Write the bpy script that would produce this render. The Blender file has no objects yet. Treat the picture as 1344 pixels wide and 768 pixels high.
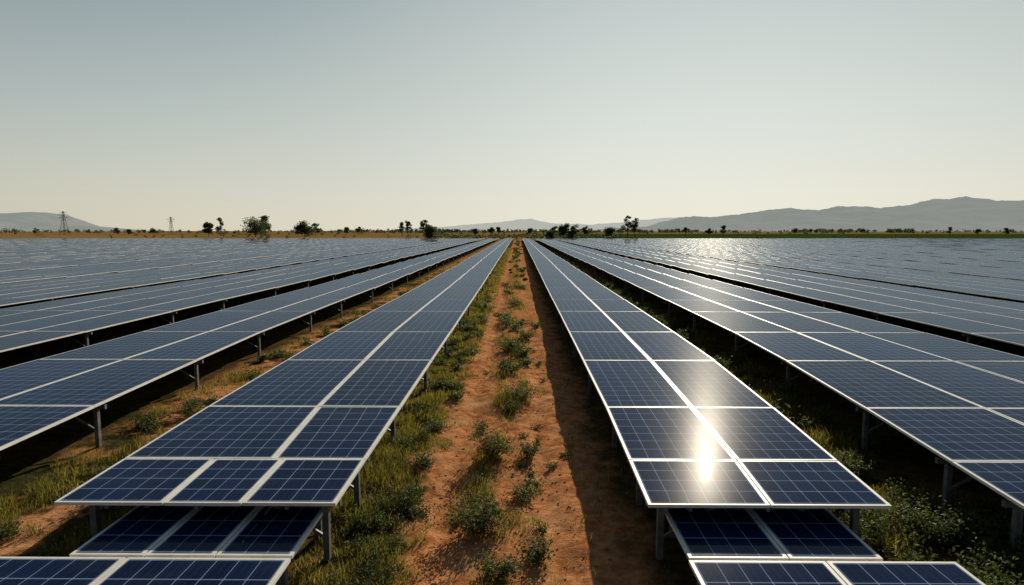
import bpy, math, random
import numpy as np
from mathutils import Vector

random.seed(7)
RNG = np.random.default_rng(11)
SC = bpy.context.scene
H = 3.8            # camera height above the panel plane
PZ = 1.05          # panel plane above ground
SUN_EL = math.radians(20.8)
SUN_AZ = math.radians(17.6)   # to the right of +Y

# ------------------------------------------------------------------ helpers
def wn(x, y, freq, seed, n=9):
    r = np.random.default_rng(seed)
    out = np.zeros_like(x, dtype=float)
    for i in range(n):
        a = r.uniform(0, 2*math.pi); f = freq*r.uniform(.55, 1.8); p = r.uniform(0, 6.28)
        out += np.sin((x*math.cos(a)+y*math.sin(a))*f*2*math.pi+p)
    return out/math.sqrt(n)*1.1

def gz(x, y):
    x = np.asarray(x, float); y = np.asarray(y, float)
    fade = np.clip(1-(np.abs(y)-60)/80, 0, 1)*np.clip(1-(np.abs(x)-30)/40, 0, 1)
    z = .045*wn(x, y, .16, 1)+.014*wn(x, y, .9, 2)+.009*wn(x, y, 2.6, 3)
    wob = .12*np.sin(y*.35)+.06*np.sin(y*.9+1)
    for c, w in ((-1.15, .26), (.62, .24)):
        z = z-.055*np.exp(-((x-c-wob)/w)**2)
    z = z+.05*np.exp(-((x+.3-wob)/.45)**2)
    return z*fade

def mesh_obj(name, V, F, mats, midx=None, uv=None, smooth=False, parent=None):
    me = bpy.data.meshes.new(name)
    V = np.asarray(V, dtype=np.float32)
    if isinstance(F, np.ndarray):
        n, k = F.shape
        me.vertices.add(len(V)); me.vertices.foreach_set("co", V.ravel())
        me.loops.add(n*k); me.loops.foreach_set("vertex_index", F.astype(np.int32).ravel())
        me.polygons.add(n); me.polygons.foreach_set("loop_start", np.arange(0, n*k, k, dtype=np.int32))
        me.polygons.foreach_set("loop_total", np.full(n, k, dtype=np.int32))
        me.update(calc_edges=True)
    else:
        me.from_pydata(V.tolist(), [], F)
    for m in mats: me.materials.append(m)
    if midx is not None: me.polygons.foreach_set("material_index", np.asarray(midx, dtype=np.int32))
    if uv is not None:
        l = me.uv_layers.new(name="UVMap"); l.data.foreach_set("uv", np.asarray(uv, dtype=np.float32).ravel())
    if smooth: me.polygons.foreach_set("use_smooth", np.ones(len(me.polygons), dtype=bool))
    me.validate(); me.update()
    ob = bpy.data.objects.new(name, me); SC.collection.objects.link(ob)
    if parent: ob.parent = parent
    return ob

def new_mat(name):
    m = bpy.data.materials.new(name); m.use_nodes = True
    nt = m.node_tree; nt.nodes.clear()
    out = nt.nodes.new("ShaderNodeOutputMaterial")
    return m, nt, out

class NB:
    def __init__(s, nt): s.nt = nt
    def n(s, t, **k):
        nd = s.nt.nodes.new(t)
        for a, b in k.items(): setattr(nd, a, b)
        return nd
    def link(s, a, b): s.nt.links.new(a, b)
    def put(s, sock, v):
        if isinstance(v, bpy.types.NodeSocket): s.link(v, sock)
        else: sock.default_value = v
    def math(s, op, a, b=0.0, c=None, clamp=False):
        nd = s.n("ShaderNodeMath", operation=op, use_clamp=clamp)
        s.put(nd.inputs[0], a); s.put(nd.inputs[1], b)
        if c is not None: s.put(nd.inputs[2], c)
        return nd.outputs[0]
    def mix(s, f, a, b, mode='MIX'):
        nd = s.n("ShaderNodeMix", data_type='RGBA', blend_type=mode)
        s.put(nd.inputs[0], f)
        s.put(nd.inputs[6], a if isinstance(a, bpy.types.NodeSocket) else (*a, 1))
        s.put(nd.inputs[7], b if isinstance(b, bpy.types.NodeSocket) else (*b, 1))
        return nd.outputs[2]
    def ss(s, v, lo, hi):
        nd = s.n("ShaderNodeMapRange", interpolation_type='SMOOTHSTEP')
        s.put(nd.inputs[0], v); nd.inputs[1].default_value = lo; nd.inputs[2].default_value = hi
        return nd.outputs[0]
    def noise(s, vec, scale, detail=4, rough=.55):
        nd = s.n("ShaderNodeTexNoise"); s.link(vec, nd.inputs["Vector"])
        nd.inputs["Scale"].default_value = scale; nd.inputs["Detail"].default_value = detail
        nd.inputs["Roughness"].default_value = rough
        return nd.outputs["Fac"]
    def ramp(s, f, cols):
        nd = s.n("ShaderNodeValToRGB"); s.link(f, nd.inputs[0])
        e = nd.color_ramp.elements
        while len(e) < len(cols): e.new(.5)
        for i, (p, c) in enumerate(cols): e[i].position = p; e[i].color = (*c, 1)
        return nd.outputs[0]

# ------------------------------------------------------------------ materials
def mat_glass():
    m, nt, out = new_mat("photovoltaic_cells"); b = NB(nt)
    uv = b.n("ShaderNodeUVMap").outputs[0]
    sp = b.n("ShaderNodeSeparateXYZ"); b.link(uv, sp.inputs[0])
    geo = b.n("ShaderNodeNewGeometry")
    fu = b.math('ABSOLUTE', b.math('SUBTRACT', b.math('FRACT', sp.outputs[0]), .5))
    fv = b.math('ABSOLUTE', b.math('SUBTRACT', b.math('FRACT', sp.outputs[1]), .5))
    lu = b.ss(fu, .470, .486); lv = b.ss(fv, .470, .486)
    diam = b.ss(b.math('ADD', fu, fv), .905, .93)
    line = b.math('MAXIMUM', b.math('MAXIMUM', lu, lv), diam)
    bu = b.math('ABSOLUTE', b.math('SUBTRACT', b.math('FRACT', b.math('MULTIPLY', sp.outputs[0], 3.0)), .5))
    bus = b.math('MULTIPLY', b.math('LESS_THAN', bu, .03), .22)
    fl = b.n("ShaderNodeVectorMath", operation='FLOOR'); b.link(uv, fl.inputs[0])
    ad = b.n("ShaderNodeVectorMath", operation='ADD'); b.link(fl.outputs[0], ad.inputs[0])
    cb = b.n("ShaderNodeCombineXYZ"); b.link(b.math('MULTIPLY', geo.outputs["Random Per Island"], 91.0), cb.inputs[2])
    b.link(cb.outputs[0], ad.inputs[1])
    wnz = b.n("ShaderNodeTexWhiteNoise"); b.link(ad.outputs[0], wnz.inputs[0])
    c1 = b.mix(wnz.outputs[0], (.0022, .0066, .028), (.0055, .0165, .066))
    c2 = b.mix(geo.outputs["Random Per Island"], (.0018, .0052, .021), (.0070, .0200, .078))
    cell = b.mix(.5, c1, c2)
    col = b.mix(bus, cell, (.08, .125, .23))
    col = b.mix(b.math('MULTIPLY', line, .75), col, (.25, .33, .48))
    dn = b.noise(geo.outputs["Position"], 1.3, 6, .65)
    dn2 = b.noise(geo.outputs["Position"], 14, 4, .7)
    dust = b.math('MULTIPLY', b.ss(b.math('ADD', b.math('MULTIPLY', dn, .7), b.math('MULTIPLY', dn2, .3)), .42, .74), .035)
    col = b.mix(b.math('ADD', dust, .003), col, (.34, .30, .24))
    # anti-reflective solar glass: diffuse cells under a weak Fresnel reflection
    dt = b.n("ShaderNodeVectorMath", operation='DOT_PRODUCT')
    b.link(geo.outputs["Incoming"], dt.inputs[0]); b.link(geo.outputs["Normal"], dt.inputs[1])
    cs = b.math('ABSOLUTE', dt.outputs["Value"])
    fr_ = b.math('ADD', b.math('MULTIPLY', b.math('POWER', b.math('SUBTRACT', 1.0, cs, clamp=True), 5.5), .36), .012)
    d = b.n("ShaderNodeBsdfDiffuse"); b.link(col, d.inputs[0])
    g = b.n("ShaderNodeBsdfGlossy"); g.inputs[0].default_value = (.66, .82, 1, 1)
    b.link(b.math('ADD', b.math('MULTIPLY', dn, .012), .010), g.inputs["Roughness"])
    g2 = b.n("ShaderNodeBsdfGlossy"); g2.inputs[0].default_value = (1, .97, .92, 1); g2.inputs["Roughness"].default_value = .22
    bp = b.n("ShaderNodeBump"); bp.inputs["Strength"].default_value = .008; bp.inputs["Distance"].default_value = .02
    b.link(b.noise(geo.outputs["Position"], 1.8, 2), bp.inputs["Height"]); b.link(bp.outputs[0], g.inputs["Normal"])
    gm = b.n("ShaderNodeMixShader"); gm.inputs[0].default_value = .06
    b.link(g.outputs[0], gm.inputs[1]); b.link(g2.outputs[0], gm.inputs[2])
    mx = b.n("ShaderNodeMixShader"); b.link(fr_, mx.inputs[0])
    b.link(d.outputs[0], mx.inputs[1]); b.link(gm.outputs[0], mx.inputs[2]); b.link(mx.outputs[0], out.inputs[0])
    return m

def mat_simple(name, c1, c2, scale, rough, metal=0.0, bump=0.0):
    m, nt, out = new_mat(name); b = NB(nt)
    geo = b.n("ShaderNodeNewGeometry")
    nz = b.noise(geo.outputs["Position"], scale, 6, .6)
    p = b.n("ShaderNodeBsdfPrincipled")
    b.link(b.mix(b.ss(nz, .3, .7), c1, c2), p.inputs["Base Color"])
    p.inputs["Roughness"].default_value = rough; p.inputs["Metallic"].default_value = metal
    p.inputs["Specular IOR Level"].default_value = .25
    if bump:
        bp = b.n("ShaderNodeBump"); bp.inputs["Strength"].default_value = bump
        b.link(nz, bp.inputs["Height"]); b.link(bp.outputs[0], p.inputs["Normal"])
    b.link(p.outputs[0], out.inputs[0])
    return m

def mat_leaf(name, cols, trans=.45, tcol=1.5):
    m, nt, out = new_mat(name); b = NB(nt)
    geo = b.n("ShaderNodeNewGeometry")
    big = b.noise(geo.outputs["Position"], .9, 3)
    f = b.math('ADD', b.math('MULTIPLY', geo.outputs["Random Per Island"], .65), b.math('MULTIPLY', big, .5), clamp=True)
    f = b.math('SUBTRACT', f, .08, clamp=True)
    col = b.ramp(f, cols)
    d = b.n("ShaderNodeBsdfPrincipled"); b.link(col, d.inputs["Base Color"])
    d.inputs["Roughness"].default_value = .6; d.inputs["Specular IOR Level"].default_value = .18
    t = b.n("ShaderNodeBsdfTranslucent")
    hs = b.n("ShaderNodeHueSaturation"); hs.inputs["Value"].default_value = tcol; hs.inputs["Saturation"].default_value = 1.05
    b.link(col, hs.inputs["Color"]); b.link(hs.outputs[0], t.inputs[0])
    mx = b.n("ShaderNodeMixShader"); mx.inputs[0].default_value = trans
    b.link(d.outputs[0], mx.inputs[1]); b.link(t.outputs[0], mx.inputs[2]); b.link(mx.outputs[0], out.inputs[0])
    return m

def mat_ground():
    m, nt, out = new_mat("ground_soil"); b = NB(nt)
    geo = b.n("ShaderNodeNewGeometry"); P = geo.outputs["Position"]
    sp = b.n("ShaderNodeSeparateXYZ"); b.link(P, sp.inputs[0]); X, Y = sp.outputs[0], sp.outputs[1]
    n1 = b.noise(P, .8, 6, .6); n2 = b.noise(P, 4.5, 8, .65); n3 = b.noise(P, .12, 4); n4 = b.noise(P, 26, 6, .7)
    dirt = b.mix(b.ss(n2, .32, .68), (.34, .120, .044), (.64, .285, .118))
    dirt = b.mix(b.math('MULTIPLY', b.ss(n1, .45, .75), .6), dirt, (.74, .42, .21))
    dirt = b.mix(b.math('MULTIPLY', b.ss(n4, .55, .75), .5), dirt, (.22, .085, .038))
    grass = b.mix(b.ss(n2, .3, .7), (.022, .026, .010), (.08, .068, .024))
    Xw = b.math('ADD', X, b.math('MULTIPLY', b.math('SUBTRACT', n1, .5), 2.2))
    pathm = b.math('MULTIPLY', b.ss(Xw, -2.3, -1.75), b.math('SUBTRACT', 1.0, b.ss(Xw, 1.3, 2.2)))
    spine = b.math('MULTIPLY', b.ss(b.math('ABSOLUTE', b.math('ADD', X, .3)), .75, .2), b.ss(n1, .45, .62))
    pathm = b.math('SUBTRACT', pathm, b.math('MULTIPLY', spine, .35), clamp=True)
    open_d = b.ss(b.math('ADD', b.math('MULTIPLY', n3, .4), b.math('MULTIPLY', n1, .6)), .44, .52)
    gapl = b.math('MULTIPLY', b.ss(X, -10.5, -9.3), b.ss(b.math('MULTIPLY', X, -1.0), 6.4, 7.2))
    open_d = b.math('MULTIPLY', open_d, b.math('MAXIMUM', b.math('MULTIPLY', gapl, 1.0), .12))  # bare dirt held back elsewhere, painting the shade under panels into the soil
    m0 = b.math('MAXIMUM', pathm, open_d)
    near = b.mix(m0, grass, dirt)
    st = b.n("ShaderNodeMapping"); st.inputs["Scale"].default_value = (.0012, .008, 1); b.link(P, st.inputs[0])
    fs = b.noise(st.outputs[0], 1.0, 5, .6)
    far = b.ramp(fs, [(.30, (.10, .10, .03)), (.44, (.28, .14, .045)), (.54, (.34, .20, .07)), (.66, (.07, .09, .028))])
    far = b.mix(b.ss(n1, .35, .7), far, b.mix(.7, far, (.2, .13, .06)))
    gband = b.math('MULTIPLY', b.ss(X, 20, 45), b.math('SUBTRACT', 1.0, b.ss(Y, 900, 1100)))
    far = b.mix(gband, far, b.mix(fs, (.022, .045, .010), (.055, .09, .022)))
    near2 = b.mix(b.ss(Y, 303, 312), near, far)
    side = b.math('MAXIMUM', b.ss(X, 300, 330), b.ss(b.math('MULTIPLY', X, -1.0), 300, 330))
    col = b.mix(side, near2, far)
    p = b.n("ShaderNodeBsdfDiffuse"); b.link(col, p.inputs[0])
    hgt = b.math('ADD', b.math('MULTIPLY', n2, 1.0), b.math('MULTIPLY', n4, .45))
    bp = b.n("ShaderNodeBump"); bp.inputs["Distance"].default_value = .06
    b.link(b.math('MULTIPLY', b.math('SUBTRACT', 1.0, b.ss(Y, 60, 200)), .75), bp.inputs["Strength"])
    b.link(hgt, bp.inputs["Height"]); b.link(bp.outputs[0], p.inputs["Normal"])
    b.link(p.outputs[0], out.inputs[0])
    return m

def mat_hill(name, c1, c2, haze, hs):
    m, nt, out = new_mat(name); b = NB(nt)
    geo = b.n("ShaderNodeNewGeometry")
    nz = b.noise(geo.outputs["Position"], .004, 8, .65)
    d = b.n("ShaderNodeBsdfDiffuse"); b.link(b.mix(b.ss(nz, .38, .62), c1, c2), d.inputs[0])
    e = b.n("ShaderNodeEmission"); e.inputs[0].default_value = (*haze, 1); e.inputs[1].default_value = 1  # airlight painted on: the hillside itself emits the haze colour
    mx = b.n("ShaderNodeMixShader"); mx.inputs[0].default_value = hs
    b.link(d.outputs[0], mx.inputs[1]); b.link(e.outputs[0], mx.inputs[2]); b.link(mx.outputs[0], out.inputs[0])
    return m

M_GLASS = mat_glass()
M_FRAME = mat_simple("anodised_frame", (.74, .71, .65), (.86, .83, .77), 3, .5, 0, 0)
M_STEEL = mat_simple("galvanised_steel", (.11, .115, .12), (.20, .205, .21), 6, .6, .2, 0)
M_BACK = mat_simple("backsheet", (.05, .05, .06), (.08, .08, .09), 2, .6)
M_GROUND = mat_ground()
M_GRASS = mat_leaf("grass_blades", [(0, (.036, .046, .010)), (.35, (.088, .092, .018)), (.7, (.20, .16, .034)), (1, (.40, .28, .095))], .52, 1.6)
M_SHRUB = mat_leaf("shrub_leaves", [(0, (.020, .032, .009)), (.5, (.055, .074, .018)), (1, (.13, .145, .038))], .5, 1.55)
M_TREE = mat_leaf("tree_leaves", [(0, (.020, .032, .012)), (.5, (.045, .064, .020)), (1, (.09, .11, .034))], .4, 1.6)
M_BARK = mat_simple("bark", (.09, .07, .05), (.17, .13, .09), 8, .9)
M_STONE = mat_simple("stones", (.24, .10, .045), (.50, .28, .16), 9, .9)

# ------------------------------------------------------------------ ground sheet
def axis(fine, fstep, mid, mstep, far):
    a = list(np.arange(0, fine, fstep)); v = fine; s = mstep
    while v < mid: a.append(v); v += s
    while v < far: a.append(v); s *= 1.35; v += s
    a.append(far)
    return np.array(a)
xp = axis(3.2, .09, 40, .8, 14000); xs = np.concatenate([-xp[:0:-1], xp])
yp = axis(34, .13, 150, 1.2, 16000); yb = axis(1, .5, 10, 2, 3000); ys = np.concatenate([-yb[:0:-1], yp])
GX, GY = np.meshgrid(xs, ys)
GZ = gz(GX, GY)
V = np.stack([GX.ravel(), GY.ravel(), GZ.ravel()], 1)
nx, ny = len(xs), len(ys)
I = np.arange(nx*ny).reshape(ny, nx)
F = np.stack([I[:-1, :-1].ravel(), I[:-1, 1:].ravel(), I[1:, 1:].ravel(), I[1:, :-1].ravel()], 1)
mesh_obj("ground", V, F, [M_GROUND], smooth=True)

# ------------------------------------------------------------------ solar arrays
class Row:
    def __init__(s): s.V = []; s.F = []; s.M = []; s.UV = []
    def quad(s, idx, m, uv=((0, 0),)*4): s.F.append(idx); s.M.append(m); s.UV += list(uv)
    def panel(s, A, B, C, D, fw=.05, th=.045, cu=.30, cv=.42):
        # A near-left, B near-right, C far-right, D far-left (on the top plane)
        A, B, C, D = map(np.array, (A, B, C, D))
        w = np.linalg.norm(B-A); l = np.linalg.norm(D-A)
        def P(u, v): return A*(1-u)*(1-v)+B*u*(1-v)+C*u*v+D*(1-u)*v
        g = .010
        gu, gv = g/w, g/l
        o = [P(gu, gv), P(1-gu, gv), P(1-gu, 1-gv), P(gu, 1-gv)]
        b0 = len(s.V)
        s.V += [tuple(p) for p in o]+[(p[0], p[1], p[2]-th) for p in o]
        s.quad((b0, b0+1, b0+2, b0+3), 1)
        s.quad((b0+7, b0+6, b0+5, b0+4), 3)
        for i in range(4):
            j = (i+1) % 4
            s.quad((b0+i, b0+4+i, b0+4+j, b0+j), 1)
        fu, fv = (g+fw)/w, (g+fw)/l
        nu = max(3, round(w/cu)); nv = max(3, round(l/cv))
        b1 = len(s.V)
        s.V += [(p[0], p[1], p[2]+.004) for p in (P(fu, fv), P(1-fu, fv), P(1-fu, 1-fv), P(fu, 1-fv))]
        e = .04
        s.quad((b1, b1+1, b1+2, b1+3), 0, ((-e, -e), (nu+e, -e), (nu+e, nv+e), (-e, nv+e)))
    def beam(s, p, q, w, h):
        p = Vector(p); q = Vector(q); d = (q-p).normalized()
        up = Vector((0, 0, 1)) if abs(d.z) < .95 else Vector((0, 1, 0))
        a = d.cross(up).normalized(); c = a.cross(d).normalized()
        b0 = len(s.V)
        for e in (p, q):
            for i, j in ((-1, -1), (1, -1), (1, 1), (-1, 1)):
                s.V.append(tuple(e+a*(i*w/2)+c*(j*h/2)))
        for f in ((3, 2, 1, 0), (4, 5, 6, 7), (0, 1, 5, 4), (1, 2, 6, 5), (2, 3, 7, 6), (3, 0, 4, 7)):
            s.quad(tuple(b0+k for k in f), 2)
    def build(s, name="solar_panel_array"):
        if not s.F: return
        return mesh_obj(name, s.V, s.F, [M_GLASS, M_FRAME, M_STEEL, M_BACK], s.M, s.UV)

SY = [8.17, 9.85, 12.91, 17.68, 22.71, 28.6, 33.7, 41.1]
y = 41.1
while y < 300: y += 6.6; SY.append(y)

def zpan(x, y):
    f = min(1, max(0, (y-13)/20))
    return PZ+f*(.022*math.sin(y*.10+x*.05)+.010*math.sin(y*.23+x*.11+2)+.012*math.sin(x*.2+y*.02))

def interp(pts):
    ys_ = [p[0] for p in pts]; xs_ = [p[1]*H for p in pts]
    return lambda y: float(np.interp(y, ys_, xs_))

def supports(r, xl, xr, y, ztop, near, span):
    t = ztop-.05
    zt = t-.10
    for x in (xl+.28, xr-.28):
        gr = float(gz(x, y))-.1
        r.beam((x, y, gr), (x, y, zt-.04), .09, .09)
    r.beam((xl+.06, y, zt), (xr-.06, y, zt), .07, .10)       # cross beam
    if near:
        r.beam((xl+.30, y+.06, zt-.60), (xl+1.15, y+.06, zt-.06), .04, .04)
        r.beam((xr-.30, y+.06, zt-.60), (xr-1.15, y+.06, zt-.06), .04, .04)

def make_row(edges, ystrips=SY, first_cols=None, posts=140, soff=0.0):
    """edges: list of functions y -> x, from left to right (panel dividers)"""
    r = Row()
    for k in range(len(ystrips)-1):
        y0, y1 = ystrips[k]+soff, ystrips[k+1]+soff
        es = edges
        if k == 0 and first_cols: es = first_cols
        any_in = False
        far = min(1, max(0, (y0-26)/50))
        tilt = .052*far            # each table pitched about one degree
        for i in range(len(es)-1):
            a0, b0_, a1, b1_ = es[i](y0), es[i+1](y0), es[i](y1), es[i+1](y1)
            if min(abs(a0), abs(b0_)) > y1*1.0+14: continue
            any_in = True
            dz = random.uniform(-.004, .004)
            jt = random.uniform(-.006, .006)*(1+far) if y0 > 12 else 0
            jl = random.gauss(0, .007)*far+tilt
            r.panel((a0, y0, zpan(a0, y0)+dz-jt-jl), (b0_, y0, zpan(b0_, y0)+dz+jt-jl), (b1_, y1, zpan(b1_, y1)+dz+jt+jl), (a1, y1, zpan(a1, y1)+dz-jt+jl))
        if any_in and y0 < posts:
            xl, xr = es[0](y0), es[-1](y0)
            near = y0 < 50
            supports(r, xl, xr, y0+.42, zpan((xl+xr)/2, y0+.42)-tilt, near, 0)
            for fx in (.18, .5, .82):
                x0 = xl+(xr-xl)*fx; x1 = es[0](y1)+(es[-1](y1)-es[0](y1))*fx
                if near: r.beam((x0, y0+.05, zpan(x0, y0)-.085-tilt), (x1, y1-.05, zpan(x1, y1)-.085+tilt), .05, .06)
    return r.build()

C = lambda v: (lambda y: v*H)
L1 = [interp([(8, -1.72), (12.9, -1.78), (23, -1.83), (60, -1.80)]),
      interp([(8, -1.04), (12.9, -1.14), (17.7, -1.19), (23, -1.24), (60, -1.24)]),
      interp([(8, -.670), (23, -.66), (300, -.70)])]
L1f = [L1[0], interp([(8, -1.31), (12, -1.37)]), interp([(8, -1.02), (12, -1.05)]), L1[2]]
make_row(L1, first_cols=L1f)
R1 = [interp([(8, .476), (13, .50), (23, .50), (300, .55)]),
      interp([(8, .924), (9.85, .96), (12.9, .99), (17.7, 1.03), (30, 1.05), (300, 1.05)]),
      interp([(8, 1.367), (12.9, 1.46), (17.7, 1.53), (23, 1.55), (33, 1.57), (300, 1.57)])]
make_row(R1)
L2 = [C(-3.75), C(-3.08), interp([(8, -2.36), (17.7, -2.5), (22.7, -2.56), (300, -2.56)])]
make_row(L2)
R2l = interp([(8, 1.84), (12.9, 1.97), (17.7, 2.07), (22.7, 2.13), (33, 2.17), (300, 2.18)])
def fr(f): return lambda y: R2l(y)*(1-f)+4.02*H*f
make_row([R2l, fr(.33), fr(.66), fr(1)])
def outer(x0, x1, n, soff): return make_row([C(x0+(x1-x0)*i/n) for i in range(n+1)], soff=soff, posts=70)
outer(-6.62, -4.32, 4, 0)
outer(4.45, 7.05, 4, 0)
xx = 7.35
while xx < 66:
    outer(xx, xx+2.8, 5, random.uniform(-1, 3)); xx += 3.0
xx = -6.95
while xx > -66:
    outer(xx-2.8, xx, 5, random.uniform(-1, 3)); xx -= 3.0

# lower tables in front (0.3 m lower)
def low_table(xsA, y0A, y1A, xsB, y0B, y1B):
    r = Row(); z = PZ-.30
    for (xs_, y0, y1) in ((xsA, y0A, y1A), (xsB, y0B, y1B)):
        for i in range(len(xs_)-1):
            r.panel((xs_[i], y0, z), (xs_[i+1], y0, z), (xs_[i+1], y1, z), (xs_[i], y1, z))
        for yy in (y0+.4, y1-.4):
            r.beam((xs_[0]+.06, yy, z-.10), (xs_[-1]-.06, yy, z-.10), .07, .10)
            for x in (xs_[0]+.3, xs_[-1]-.3):
                r.beam((x, yy, -.1), (x, yy, z-.15), .1, .1)
        for fx in (.2, .8):
            x0 = xs_[0]+(xs_[-1]-xs_[0])*fx
            r.beam((x0, y0+.05, z-.075), (x0, y1-.05, z-.075), .05, .04)
    r.build()
low_table([-5.72, -4.75, -3.85, -2.85], 7.32, 9.6, [-9.0, -6.95, -4.93, -2.85], 4.6, 7.28)
low_table([2.15, 3.42, 4.60], 7.32, 9.6, [2.13, 3.84, 5.46], 4.6, 7.28)

# ------------------------------------------------------------------ vegetation
def blades_mesh(pts, h, w, rng):
    n = len(pts)
    a = rng.uniform(0, 2*math.pi, n); dx, dy = np.cos(a), np.sin(a)
    la = rng.uniform(0, 2*math.pi, n); ln = rng.uniform(.1, .75, n)*h
    lx, ly = np.cos(la)*ln, np.sin(la)*ln
    V = np.zeros((n, 6, 3))
    for k, (ww, t, lf) in enumerate(((1, 0, 0), (-1, 0, 0), (.8, .55, .35), (-.8, .55, .35), (.12, 1, 1), (-.12, 1, 1))):
        V[:, k, 0] = pts[:, 0]+dx*w*ww/2+lx*lf
        V[:, k, 1] = pts[:, 1]+dy*w*ww/2+ly*lf
        V[:, k, 2] = pts[:, 2]+h*t*(1-.25*lf*(ln/h))
    b = (np.arange(n)*6)[:, None]
    F = np.concatenate([b+np.array([[0, 1, 3, 2]]), b+np.array([[2, 3, 5, 4]])], 0)
    return V.reshape(-1, 3), F

def scatter(x0, x1, y0, y1, dens, prob, rng):
    n = int((x1-x0)*(y1-y0)*dens)
    x = rng.uniform(x0, x1, n); y = rng.uniform(y0, y1, n)
    k = rng.uniform(0, 1, n) < prob(x, y)
    return x[k], y[k]

GXs, GYs, GHs, GWs = [], [], [], []
bands = [(5, 14, 1000, .010), (14, 24, 500, .014), (24, 42, 200, .024), (42, 80, 70, .045), (80, 170, 18, .09)]
def zone(x0, x1, prob, hmin, hmax, dm=1.0, ymax=170):
    for (a, b_, d, w) in bands:
        if a >= ymax: continue
        x, y = scatter(x0, x1, a, min(b_, ymax), d*dm, prob, RNG)
        hh = RNG.uniform(hmin, hmax, len(x))*(1+.6*np.clip(wn(x, y, .5, 55), -1, 1))
        GXs.append(x); GYs.append(y); GHs.append(hh); GWs.append(np.full(len(x), w)*RNG.uniform(.6, 1.4, len(x)))
sm = lambda v, a, b_: np.clip((v-a)/(b_-a), 0, 1)
zone(-3.2, -1.1, lambda x, y: sm(wn(x, y, .6, 21)+.5*wn(x, y, 1.5, 22)+sm(-x, 1.3, 2.1)*2.2-1.0, -.2, .6)*sm(-x+.25*wn(x, y, .8, 5), 1.35, 1.8), .05, .20, 1.2)
zone(-1.3, .8, lambda x, y: np.exp(-((x+.3-.15*np.sin(y*.35))/.48)**2)*sm(wn(x, y, .55, 31)+.3*wn(x, y, 1.6, 8), -.1, .6), .06, .24, 1.1)
zone(-1.6, 2.4, lambda x, y: .12*sm(wn(x, y, .8, 37), .4, 1.0), .03, .10, .5, 60)
zone(-9.8, -5.6, lambda x, y: sm(wn(x, y, .28, 41)+.6*wn(x, y, 1.1, 42), .15, .8), .05, .22, .7)
zone(5.0, 8.6, lambda x, y: sm(wn(x, y, .35, 43)+.4*wn(x, y, 1.1, 44)+.2, -.2, .5), .08, .28, .7)
zone(1.1, 2.2, lambda x, y: .35*sm(wn(x, y, .6, 47), .1, .7), .05, .16, .4)
zone(-17.5, -13.8, lambda x, y: sm(wn(x, y, .2, 51)+.3, -.3, .5), .1, .35, .5)
zone(14.9, 17.6, lambda x, y: sm(wn(x, y, .2, 52)+.3, -.3, .5), .1, .35, .5)
gx = np.concatenate(GXs); gy = np.concatenate(GYs); gh = np.clip(np.concatenate(GHs), .02, .5); gw = np.concatenate(GWs)
V, F = blades_mesh(np.stack([gx, gy, gz(gx, gy)-.01], 1), gh, gw, RNG)
mesh_obj("grass", V, F, [M_GRASS])
print("blades", len(gx))

def leaf_quads(c, size, rng, upbias=.4):
    n = len(c)
    nrm = rng.normal(size=(n, 3)); nrm[:, 2] = np.abs(nrm[:, 2])+upbias
    nrm /= np.linalg.norm(nrm, axis=1)[:, None]
    t = rng.normal(size=(n, 3)); t -= (t*nrm).sum(1)[:, None]*nrm; t /= np.linalg.norm(t, axis=1)[:, None]
    s = np.cross(nrm, t)
    L = (size*rng.uniform(.6, 1.35, n))[:, None]
    V = np.stack([c-t*L*.5, c+s*L*.24-nrm*L*.05, c+t*L*.5-nrm*L*.12, c-s*L*.24-nrm*L*.05], 1)
    F = np.arange(n*4).reshape(n, 4)
    return V.reshape(-1, 3), F

def tube(p, q, r0, r1, n=6):
    p = Vector(p); q = Vector(q); d = (q-p).normalized()
    up = Vector((0, 0, 1)) if abs(d.z) < .9 else Vector((1, 0, 0))
    a = d.cross(up).normalized(); c = a.cross(d)
    V = []
    for e, r in ((p, r0), (q, r1)):
        for i in range(n):
            t = 2*math.pi*i/n; V.append(tuple(e+a*(math.cos(t)*r)+c*(math.sin(t)*r)))
    F = [(i, (i+1) % n, n+(i+1) % n, n+i) for i in range(n)]
    return V, F

def shrub(x, y, w, h, leaves, ls, rng):
    """leafy weed: several stems carrying leaves"""
    Vs, Fs, M, off = [], [], [], 0
    z0 = float(gz(x, y))
    ns = max(6, int(10*w+6))
    cs = []
    for i in range(ns):
        a = rng.uniform(0, 2*math.pi); rr = rng.uniform(.15, 1)**.7*w*.5
        hh = h*rng.uniform(.55, 1.05)*(1-.45*(rr/(w*.5))**2)
        tip = (x+math.cos(a)*rr, y+math.sin(a)*rr, z0+hh)
        v, f = tube((x+math.cos(a)*rr*.15, y+math.sin(a)*rr*.15, z0-.02), tip, .006, .003, 4)
        Vs += v; Fs += [tuple(k+off for k in q) for q in f]; M += [1]*len(f); off += len(v)
        m = int(leaves/ns)
        t = rng.uniform(.2, 1.05, m)
        base = np.array([x+math.cos(a)*rr*.15, y+math.sin(a)*rr*.15, z0])
        c = base+(np.array(tip)-base)*t[:, None]+rng.normal(size=(m, 3))*np.array([w*.10, w*.10, h*.08])
        cs.append(c)
    c = np.concatenate(cs); c[:, 2] = np.maximum(c[:, 2], z0+.01)
    v, f = leaf_quads(c, ls, rng)
    Vs += v.tolist(); Fs += (f+off).tolist(); M += [0]*len(f)
    return Vs, Fs, M

def group_mesh(name, items, mats):
    V, F, M, off = [], [], [], 0
    for v, f, m in items:
        V += v; F += [tuple(k+off for k in q) for q in f]; M += m; off += len(v)
    return mesh_obj(name, V, F, mats, M)

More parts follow.
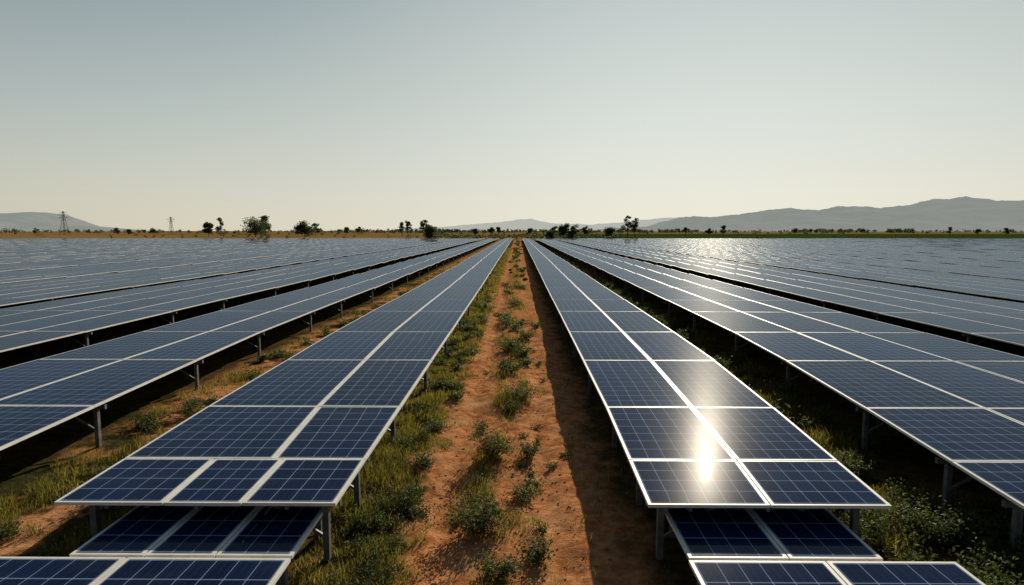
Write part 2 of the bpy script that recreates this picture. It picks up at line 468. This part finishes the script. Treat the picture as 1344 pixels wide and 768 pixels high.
for (x, y, w, h, n) in [(-.70, 9.6, 1.15, .60, 2600), (-.30, 8.1, .75, .30, 900), (.28, 8.6, .7, .30, 800),
                        (-.55, 12.6, 1.0, .58, 2000), (.25, 12.8, .6, .38, 800), (.15, 10.7, .65, .30, 700),
                        (.10, 17.2, 1.25, .55, 1900), (-.2, 16.0, .6, .35, 600), (-.75, 11.4, .45, .22, 350),
                        (-.35, 24.0, 1.2, .55, 1100), (.2, 23.0, .8, .5, 700), (-.3, 20.5, 1.0, .45, 900), (-.5, 31, 1.2, .55, 700), (-.2, 39, 1.3, .6, 600),
                        (.35, 27, .9, .45, 600), (-.9, 14.6, .5, .25, 350), (-1.0, 7.4, .5, .22, 400)]:
    r = np.random.default_rng(int(x*100+y*1000) & 0xffff)
    mesh_obj("shrub", *(lambda t: (t[0], t[1], [M_SHRUB, M_BARK], t[2]))(shrub(x, y, w, h, n, .05 if y < 20 else .08, r)))
items = []
r = np.random.default_rng(99)
for i in range(120):
    y = r.uniform(20, 290); x = r.normal(-.25, .55); s_ = r.uniform(0, 1)**1.6
    items.append(shrub(x, y, .35+1.1*s_, .2+.4*s_, 120 if y > 60 else int(110+260*s_), .10 if y < 60 else .2, r))
for i in range(26):
    y = r.uniform(6.5, 30); x = r.normal(-.2, .6)
    items.append(shrub(x, y, r.uniform(.2, .4), r.uniform(.1, .2), 130, .045, r))
for i in range(75):   # along the edge of the left row
    y = 5.5+36*r.uniform(0, 1)**1.4; x = r.uniform(-2.9, -1.75)
    items.append(shrub(x, y, r.uniform(.35, .8), r.uniform(.2, .4), 420 if y < 15 else 220, .045 if y < 15 else .08, r))
for i in range(60):   # left gap
    y = 8+40*r.uniform(0, 1)**1.3; x = r.uniform(-9.4, -6.4)
    items.append(shrub(x, y, r.uniform(.5, 1.1), r.uniform(.2, .5), 420 if y < 18 else 200, .06 if y < 18 else .10, r))
for i in range(90):   # right gap
    y = 6.5+45*r.uniform(0, 1)**1.3; x = r.uniform(5.3, 8.2)
    items.append(shrub(x, y, r.uniform(.5, 1.3), r.uniform(.3, .6), 600 if y < 15 else 220, .06 if y < 15 else .10, r))
for i in range(34):   # lush patch at front right
    y = r.uniform(6.0, 9.6); x = r.uniform(5.6, 8.8)
    items.append(shrub(x, y, r.uniform(.7, 1.2), r.uniform(.4, .75), 900, .06, r))
group_mesh("weeds", items, [M_SHRUB, M_BARK])

# stones / clods
V, F, off = [], [], 0
base = np.array([(1, 0, 0), (-1, 0, 0), (0, 1, 0), (0, -1, 0), (0, 0, 1), (0, 0, -1)], float)
bf = [(0, 2, 4), (2, 1, 4), (1, 3, 4), (3, 0, 4), (2, 0, 5), (1, 2, 5), (3, 1, 5), (0, 3, 5)]
for i in range(3600):
    y = 5.5+30*r.uniform(0, 1)**1.5; x = r.uniform(-1.9, 2.2); s = .006+.028*r.uniform(0, 1)**4
    v = base*s*r.uniform(.6, 1.3, (6, 3))*np.array([1, 1, .7])+np.array([x, y, float(gz(x, y))+s*.2])
    V += v.tolist(); F += [tuple(k+off for k in q) for q in bf]; off += 6
mesh_obj("gravel", V, F, [M_STONE])

# ------------------------------------------------------------------ trees
def tree(name, x, y, h, w, seed, trunkf=.3, leaves=900, clumps=14, ls=.9):
    r = np.random.default_rng(seed)
    V, F, M, off = [], [], [], 0
    def add(v, f, m):
        nonlocal off
        V.extend(v); F.extend([tuple(k+off for k in q) for q in f]); M.extend([m]*len(f)); off += len(v)
    th = h*trunkf
    lean = r.uniform(-.06, .06)*h
    add(*tube((x, y, -.2), (x+lean*.5, y, th), h*.028, h*.018), 1)
    add(*tube((x+lean*.5, y, th), (x+lean, y, h*.75), h*.018, h*.006), 1)
    cs = []
    for i in range(clumps):
        a = r.uniform(0, 2*math.pi); t = r.uniform(0, 1)
        rr = w*.5*math.sqrt(r.uniform(.05, 1))*(1-.5*t**2)
        cz = th*.8+(h-th*.8)*(.12+.76*t)
        c = np.array([x+lean*t+math.cos(a)*rr*.74, y+math.sin(a)*rr*.74, cz])
        add(*tube((x+lean*.5, y, th*.9+(cz-th)*.35), tuple(c), h*.010, h*.003, 4), 1)
        sr = w*r.uniform(.16, .28)
        m = int(leaves/clumps)
        p = r.normal(size=(m, 3)); p /= np.linalg.norm(p, axis=1)[:, None]; p *= (r.uniform(0, 1, m)**.45)[:, None]
        cs.append(c+p*np.array([sr, sr, sr*.7]))
    c = np.concatenate(cs); c[:, 2] = np.clip(c[:, 2], .15, None)
    v, f = leaf_quads(c, ls, r, .1)
    add(v.tolist(), f.tolist(), 0)
    return V, F, M

def put_tree(s, D, h, w, seed, name="tree", **k):
    x = s*D
    v, f, m = tree(name, x, D, h, w, seed, **k)
    mesh_obj(name, v, f, [M_TREE, M_BARK], m)
# (lateral slope, distance, height, width, trunk fraction)
T = [(-.508, 520, 12, 11, .15), (-.488, 560, 18, 9, .3), (-.430, 480, 16, 25, .08), (-.414, 560, 19, 12, .3),
     (-.350, 520, 13, 19, .10), (-.332, 540, 12, 8, .2), (-.283, 600, 9, 8, .3), (-.262, 700, 10, 8, .3),
     (-.190, 560, 13, 8, .4), (-.180, 540, 14, 7, .4), (-.155, 520, 16, 8, .4), (-.148, 560, 12, 7, .35),
     (-.043, 600, 9, 7, .3), (-.032, 620, 9, 7, .3), (-.07, 560, 7, 7, .2), (.02, 560, 7, 7, .2), (.060, 480, 9, 8, .1), (.075, 450, 10, 11, .1), (.092, 470, 11, 9, .15),
     (.108, 520, 9, 8, .2), (.178, 470, 17, 9, .3), (.190, 460, 15, 9, .22), (.272, 620, 9, 5, .35), (.310, 560, 9, 7, .3),
     (.333, 560, 10, 8, .3), (.45, 900, 9, 9, .3), (.56, 900, 9, 9, .3), (.700, 700, 9, 7, .3), (.745, 680, 8, 8, .2), (.79, 640, 8, 6, .3), (-.60, 700, 9, 8, .3), (-.64, 680, 7, 7, .2), (-.66, 760, 9, 8, .3)]
for i, (s, D, h, w, tf) in enumerate(T):
    put_tree(s, D, h, w, 100+i, trunkf=tf, leaves=2400 if w > 10 else 1100, clumps=26 if w > 10 else 12, ls=1.3 if w > 10 else 1.0)
for i, (s, D, h, w) in enumerate([(-.143, 330, 7.5, 9.5), (.150, 400, 7, 10), (.088, 345, 5.5, 7), (.052, 350, 4.5, 5.5)]):
    put_tree(s, D, h, w, 300+i, name="round_bush", trunkf=.06, leaves=2400, clumps=30, ls=.8)
items = []
r = np.random.default_rng(5)
for i in range(620):
    D = r.uniform(600, 2600); s = r.uniform(-1.0, 1.0)
    if r.uniform() < .45: D = r.uniform(1200, 3200)
    h = r.uniform(3, 8.5)*(1+.25*(D > 1800)); w = h*r.uniform(.8, 2.2)
    items.append(tree("t", s*D, D, h, w, 1000+i, trunkf=.12, leaves=80, clumps=6, ls=h*.30))
for i in range(300):   # hedgerow clusters
    D = r.uniform(1500, 1700); s = r.choice([r.uniform(.44, .56), r.uniform(.6, .64), r.uniform(.15, .3), r.uniform(-.30, -.1), r.uniform(-.15, .15)])
    items.append(tree("t", s*D, D, r.uniform(6, 12), r.uniform(8, 20), 2000+i, trunkf=.1, leaves=80, clumps=6, ls=3))
for i in range(300):   # scrub just past the array
    D = r.uniform(312, 520); s = r.uniform(-.9, .9) if i < 60 else r.uniform(-.14, .17)
    h = r.uniform(1.2, 3.6); items.append(tree("t", s*D, D, h, h*r.uniform(1, 2.2), 3000+i, trunkf=.05, leaves=70, clumps=6, ls=.7))
group_mesh("distant_tree_line", items, [M_TREE, M_BARK])

# ------------------------------------------------------------------ pylons
def pylon(x, y, h, b0):
    r = Row(); t = .22
    lv = [0, .3, .55, .75, .9, 1.0]
    wd = [b0, b0*.68, b0*.42, b0*.3, b0*.24, b0*.1]
    for k in range(5):
        for sx, sy in ((-1, -1), (1, -1), (1, 1), (-1, 1)):
            r.beam((x+sx*wd[k]/2, y+sy*wd[k]/2, h*lv[k]), (x+sx*wd[k+1]/2, y+sy*wd[k+1]/2, h*lv[k+1]), t*1.4, t*1.4)
        for sy in (-1, 1):
            r.beam((x-wd[k]/2, y+sy*wd[k]/2, h*lv[k]), (x+wd[k+1]/2, y+sy*wd[k+1]/2, h*lv[k+1]), t*.7, t*.7)
            r.beam((x+wd[k]/2, y+sy*wd[k]/2, h*lv[k]), (x-wd[k+1]/2, y+sy*wd[k+1]/2, h*lv[k+1]), t*.7, t*.7)
    for z, a in ((.74, .19), (.86, .24), (.96, .15)):
        r.beam((x-h*a, y, h*z), (x+h*a, y, h*z), t, t)
        r.beam((x-h*a, y, h*z), (x, y, h*z+h*.045), t*.7, t*.7); r.beam((x+h*a, y, h*z), (x, y, h*z+h*.045), t*.7, t*.7)
        for s in (-1, 1): r.beam((x+s*h*a, y, h*z), (x+s*h*a, y, h*z-h*.05), t*.6, t*.6)
    mesh_obj("electricity_pylon", r.V, r.F, [M_BARK], [0]*len(r.F))
pylon(-.746*700, 700, 27, 7)
pylon(-.569*900, 900, 25, 6)

# ------------------------------------------------------------------ hills
def hills(name, D, prof, depth, mat, seed, amp):
    xs_ = np.linspace(prof[0][0]*D, prof[-1][0]*D, 420)
    ph = np.interp(xs_/D, [p[0] for p in prof], [p[1]*D for p in prof])
    ts = np.linspace(0, 1, 26)
    X, Tt = np.meshgrid(xs_, ts)
    sh = np.sin(np.clip(Tt*1.15, 0, 1)**1.2*math.pi/2)*np.clip((1.02-Tt)*6, 0, 1)
    Y = D+(Tt-.87)*depth
    Z = ph[None, :]*sh
    nz = wn(X, Y, 1/1400, seed)+.5*wn(X, Y, 1/500, seed+1)+.3*wn(X, Y, 1/190, seed+2)+.18*wn(X, Y, 1/80, seed+3)
    Z = Z+nz*amp*np.clip(ph/60, 0, 1)[None, :]*np.clip(sh*1.5, 0, 1)
    Z = np.where((Tt == 0) | (Tt == 1), -3, np.maximum(Z, -3))
    V = np.stack([X.ravel(), Y.ravel(), Z.ravel()], 1)
    n, k = X.shape; I = np.arange(n*k).reshape(n, k)
    F = np.stack([I[:-1, :-1].ravel(), I[:-1, 1:].ravel(), I[1:, 1:].ravel(), I[1:, :-1].ravel()], 1)
    mesh_obj(name, V, F, [mat], smooth=True)
M_H1 = mat_hill("hillside_emissive_haze", (.04, .05, .04), (.26, .22, .14), (.35, .38, .36), .68)
M_H2 = mat_hill("far_hillside_emissive_haze", (.10, .11, .09), (.16, .15, .12), (.52, .53, .48), .86)
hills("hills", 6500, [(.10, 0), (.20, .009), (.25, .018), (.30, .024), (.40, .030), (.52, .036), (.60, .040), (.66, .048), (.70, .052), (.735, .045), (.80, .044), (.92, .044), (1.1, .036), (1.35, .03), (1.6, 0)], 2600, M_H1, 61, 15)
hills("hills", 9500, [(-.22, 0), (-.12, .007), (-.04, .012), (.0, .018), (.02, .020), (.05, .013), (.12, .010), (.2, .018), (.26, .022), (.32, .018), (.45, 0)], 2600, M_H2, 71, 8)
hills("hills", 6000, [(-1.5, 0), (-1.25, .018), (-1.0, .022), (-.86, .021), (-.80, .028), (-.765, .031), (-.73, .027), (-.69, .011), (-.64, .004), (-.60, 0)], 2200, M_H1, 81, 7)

# ------------------------------------------------------------------ sky, sun
w = bpy.data.worlds.new("World"); SC.world = w; w.use_nodes = True
nt = w.node_tree; nt.nodes.clear(); b = NB(nt)
sd = Vector((math.sin(SUN_AZ)*math.cos(SUN_EL), math.cos(SUN_AZ)*math.cos(SUN_EL), math.sin(SUN_EL)))
sky = b.n("ShaderNodeTexSky", sky_type='NISHITA'); sky.sun_disc = False
sky.sun_elevation = SUN_EL; sky.sun_rotation = SUN_AZ
sky.air_density = 1.0; sky.dust_density = 1.0; sky.ozone_density = 1.5; sky.altitude = 0
# thick dry-season haze: soft-limits the sky brightness and greys it towards the horizon
tc = b.n("ShaderNodeTexCoord"); sp = b.n("ShaderNodeSeparateXYZ"); b.link(tc.outputs["Generated"], sp.inputs[0])
haze = b.ramp(sp.outputs[2], [(0.0, (.67, .63, .50)), (.06, (.61, .605, .51)), (.16, (.46, .51, .48)), (.34, (.235, .305, .325)), (.55, (.09, .14, .18)), (1, (.035, .06, .11))])
dt = b.n("ShaderNodeVectorMath", operation='DOT_PRODUCT'); b.link(tc.outputs["Generated"], dt.inputs[0]); dt.inputs[1].default_value = sd
glow = b.math('POWER', b.math('MAXIMUM', dt.outputs["Value"], 0.0), 6.0)
haze = b.mix(b.math('MULTIPLY', glow, .30), haze, (1.0, .99, .90), 'ADD')
away = b.ss(dt.outputs["Value"], -.5, .75)
haze = b.mix(1.0, haze, b.mix(away, (.30, .32, .36), (1, 1, 1)), 'MULTIPLY')
nsc = b.n("ShaderNodeVectorMath", operation='SCALE'); b.link(sky.outputs[0], nsc.inputs[0]); nsc.inputs["Scale"].default_value = .1
mn = b.n("ShaderNodeVectorMath", operation='MINIMUM'); b.link(nsc.outputs[0], mn.inputs[0]); mn.inputs[1].default_value = (.6, .6, .6)
fin = b.mix(.08, haze, mn.outputs[0])
bg = b.n("ShaderNodeBackground"); bg.inputs[1].default_value = 1.0
o = b.n("ShaderNodeOutputWorld"); b.link(fin, bg.inputs[0]); b.link(bg.outputs[0], o.inputs[0])
L = bpy.data.lights.new("sun", 'SUN'); L.energy = 5; L.angle = math.radians(.5); L.color = (1, .90, .72)
lo = bpy.data.objects.new("sun", L); SC.collection.objects.link(lo)
lo.rotation_euler = sd.to_track_quat('Z', 'Y').to_euler(); lo.location = sd*50

# ------------------------------------------------------------------ camera
cam = bpy.data.cameras.new("camera"); cam.lens = 36*800/1344; cam.sensor_width = 36; cam.clip_end = 40000; cam.clip_start = .05
co = bpy.data.objects.new("camera", cam); SC.collection.objects.link(co)
co.location = (0, 0, H+PZ); co.rotation_euler = (math.radians(90-5.78), 0, math.radians(.57))
SC.camera = co
SC.view_settings.view_transform = 'Standard'; SC.view_settings.look = 'None'; SC.view_settings.exposure = 0
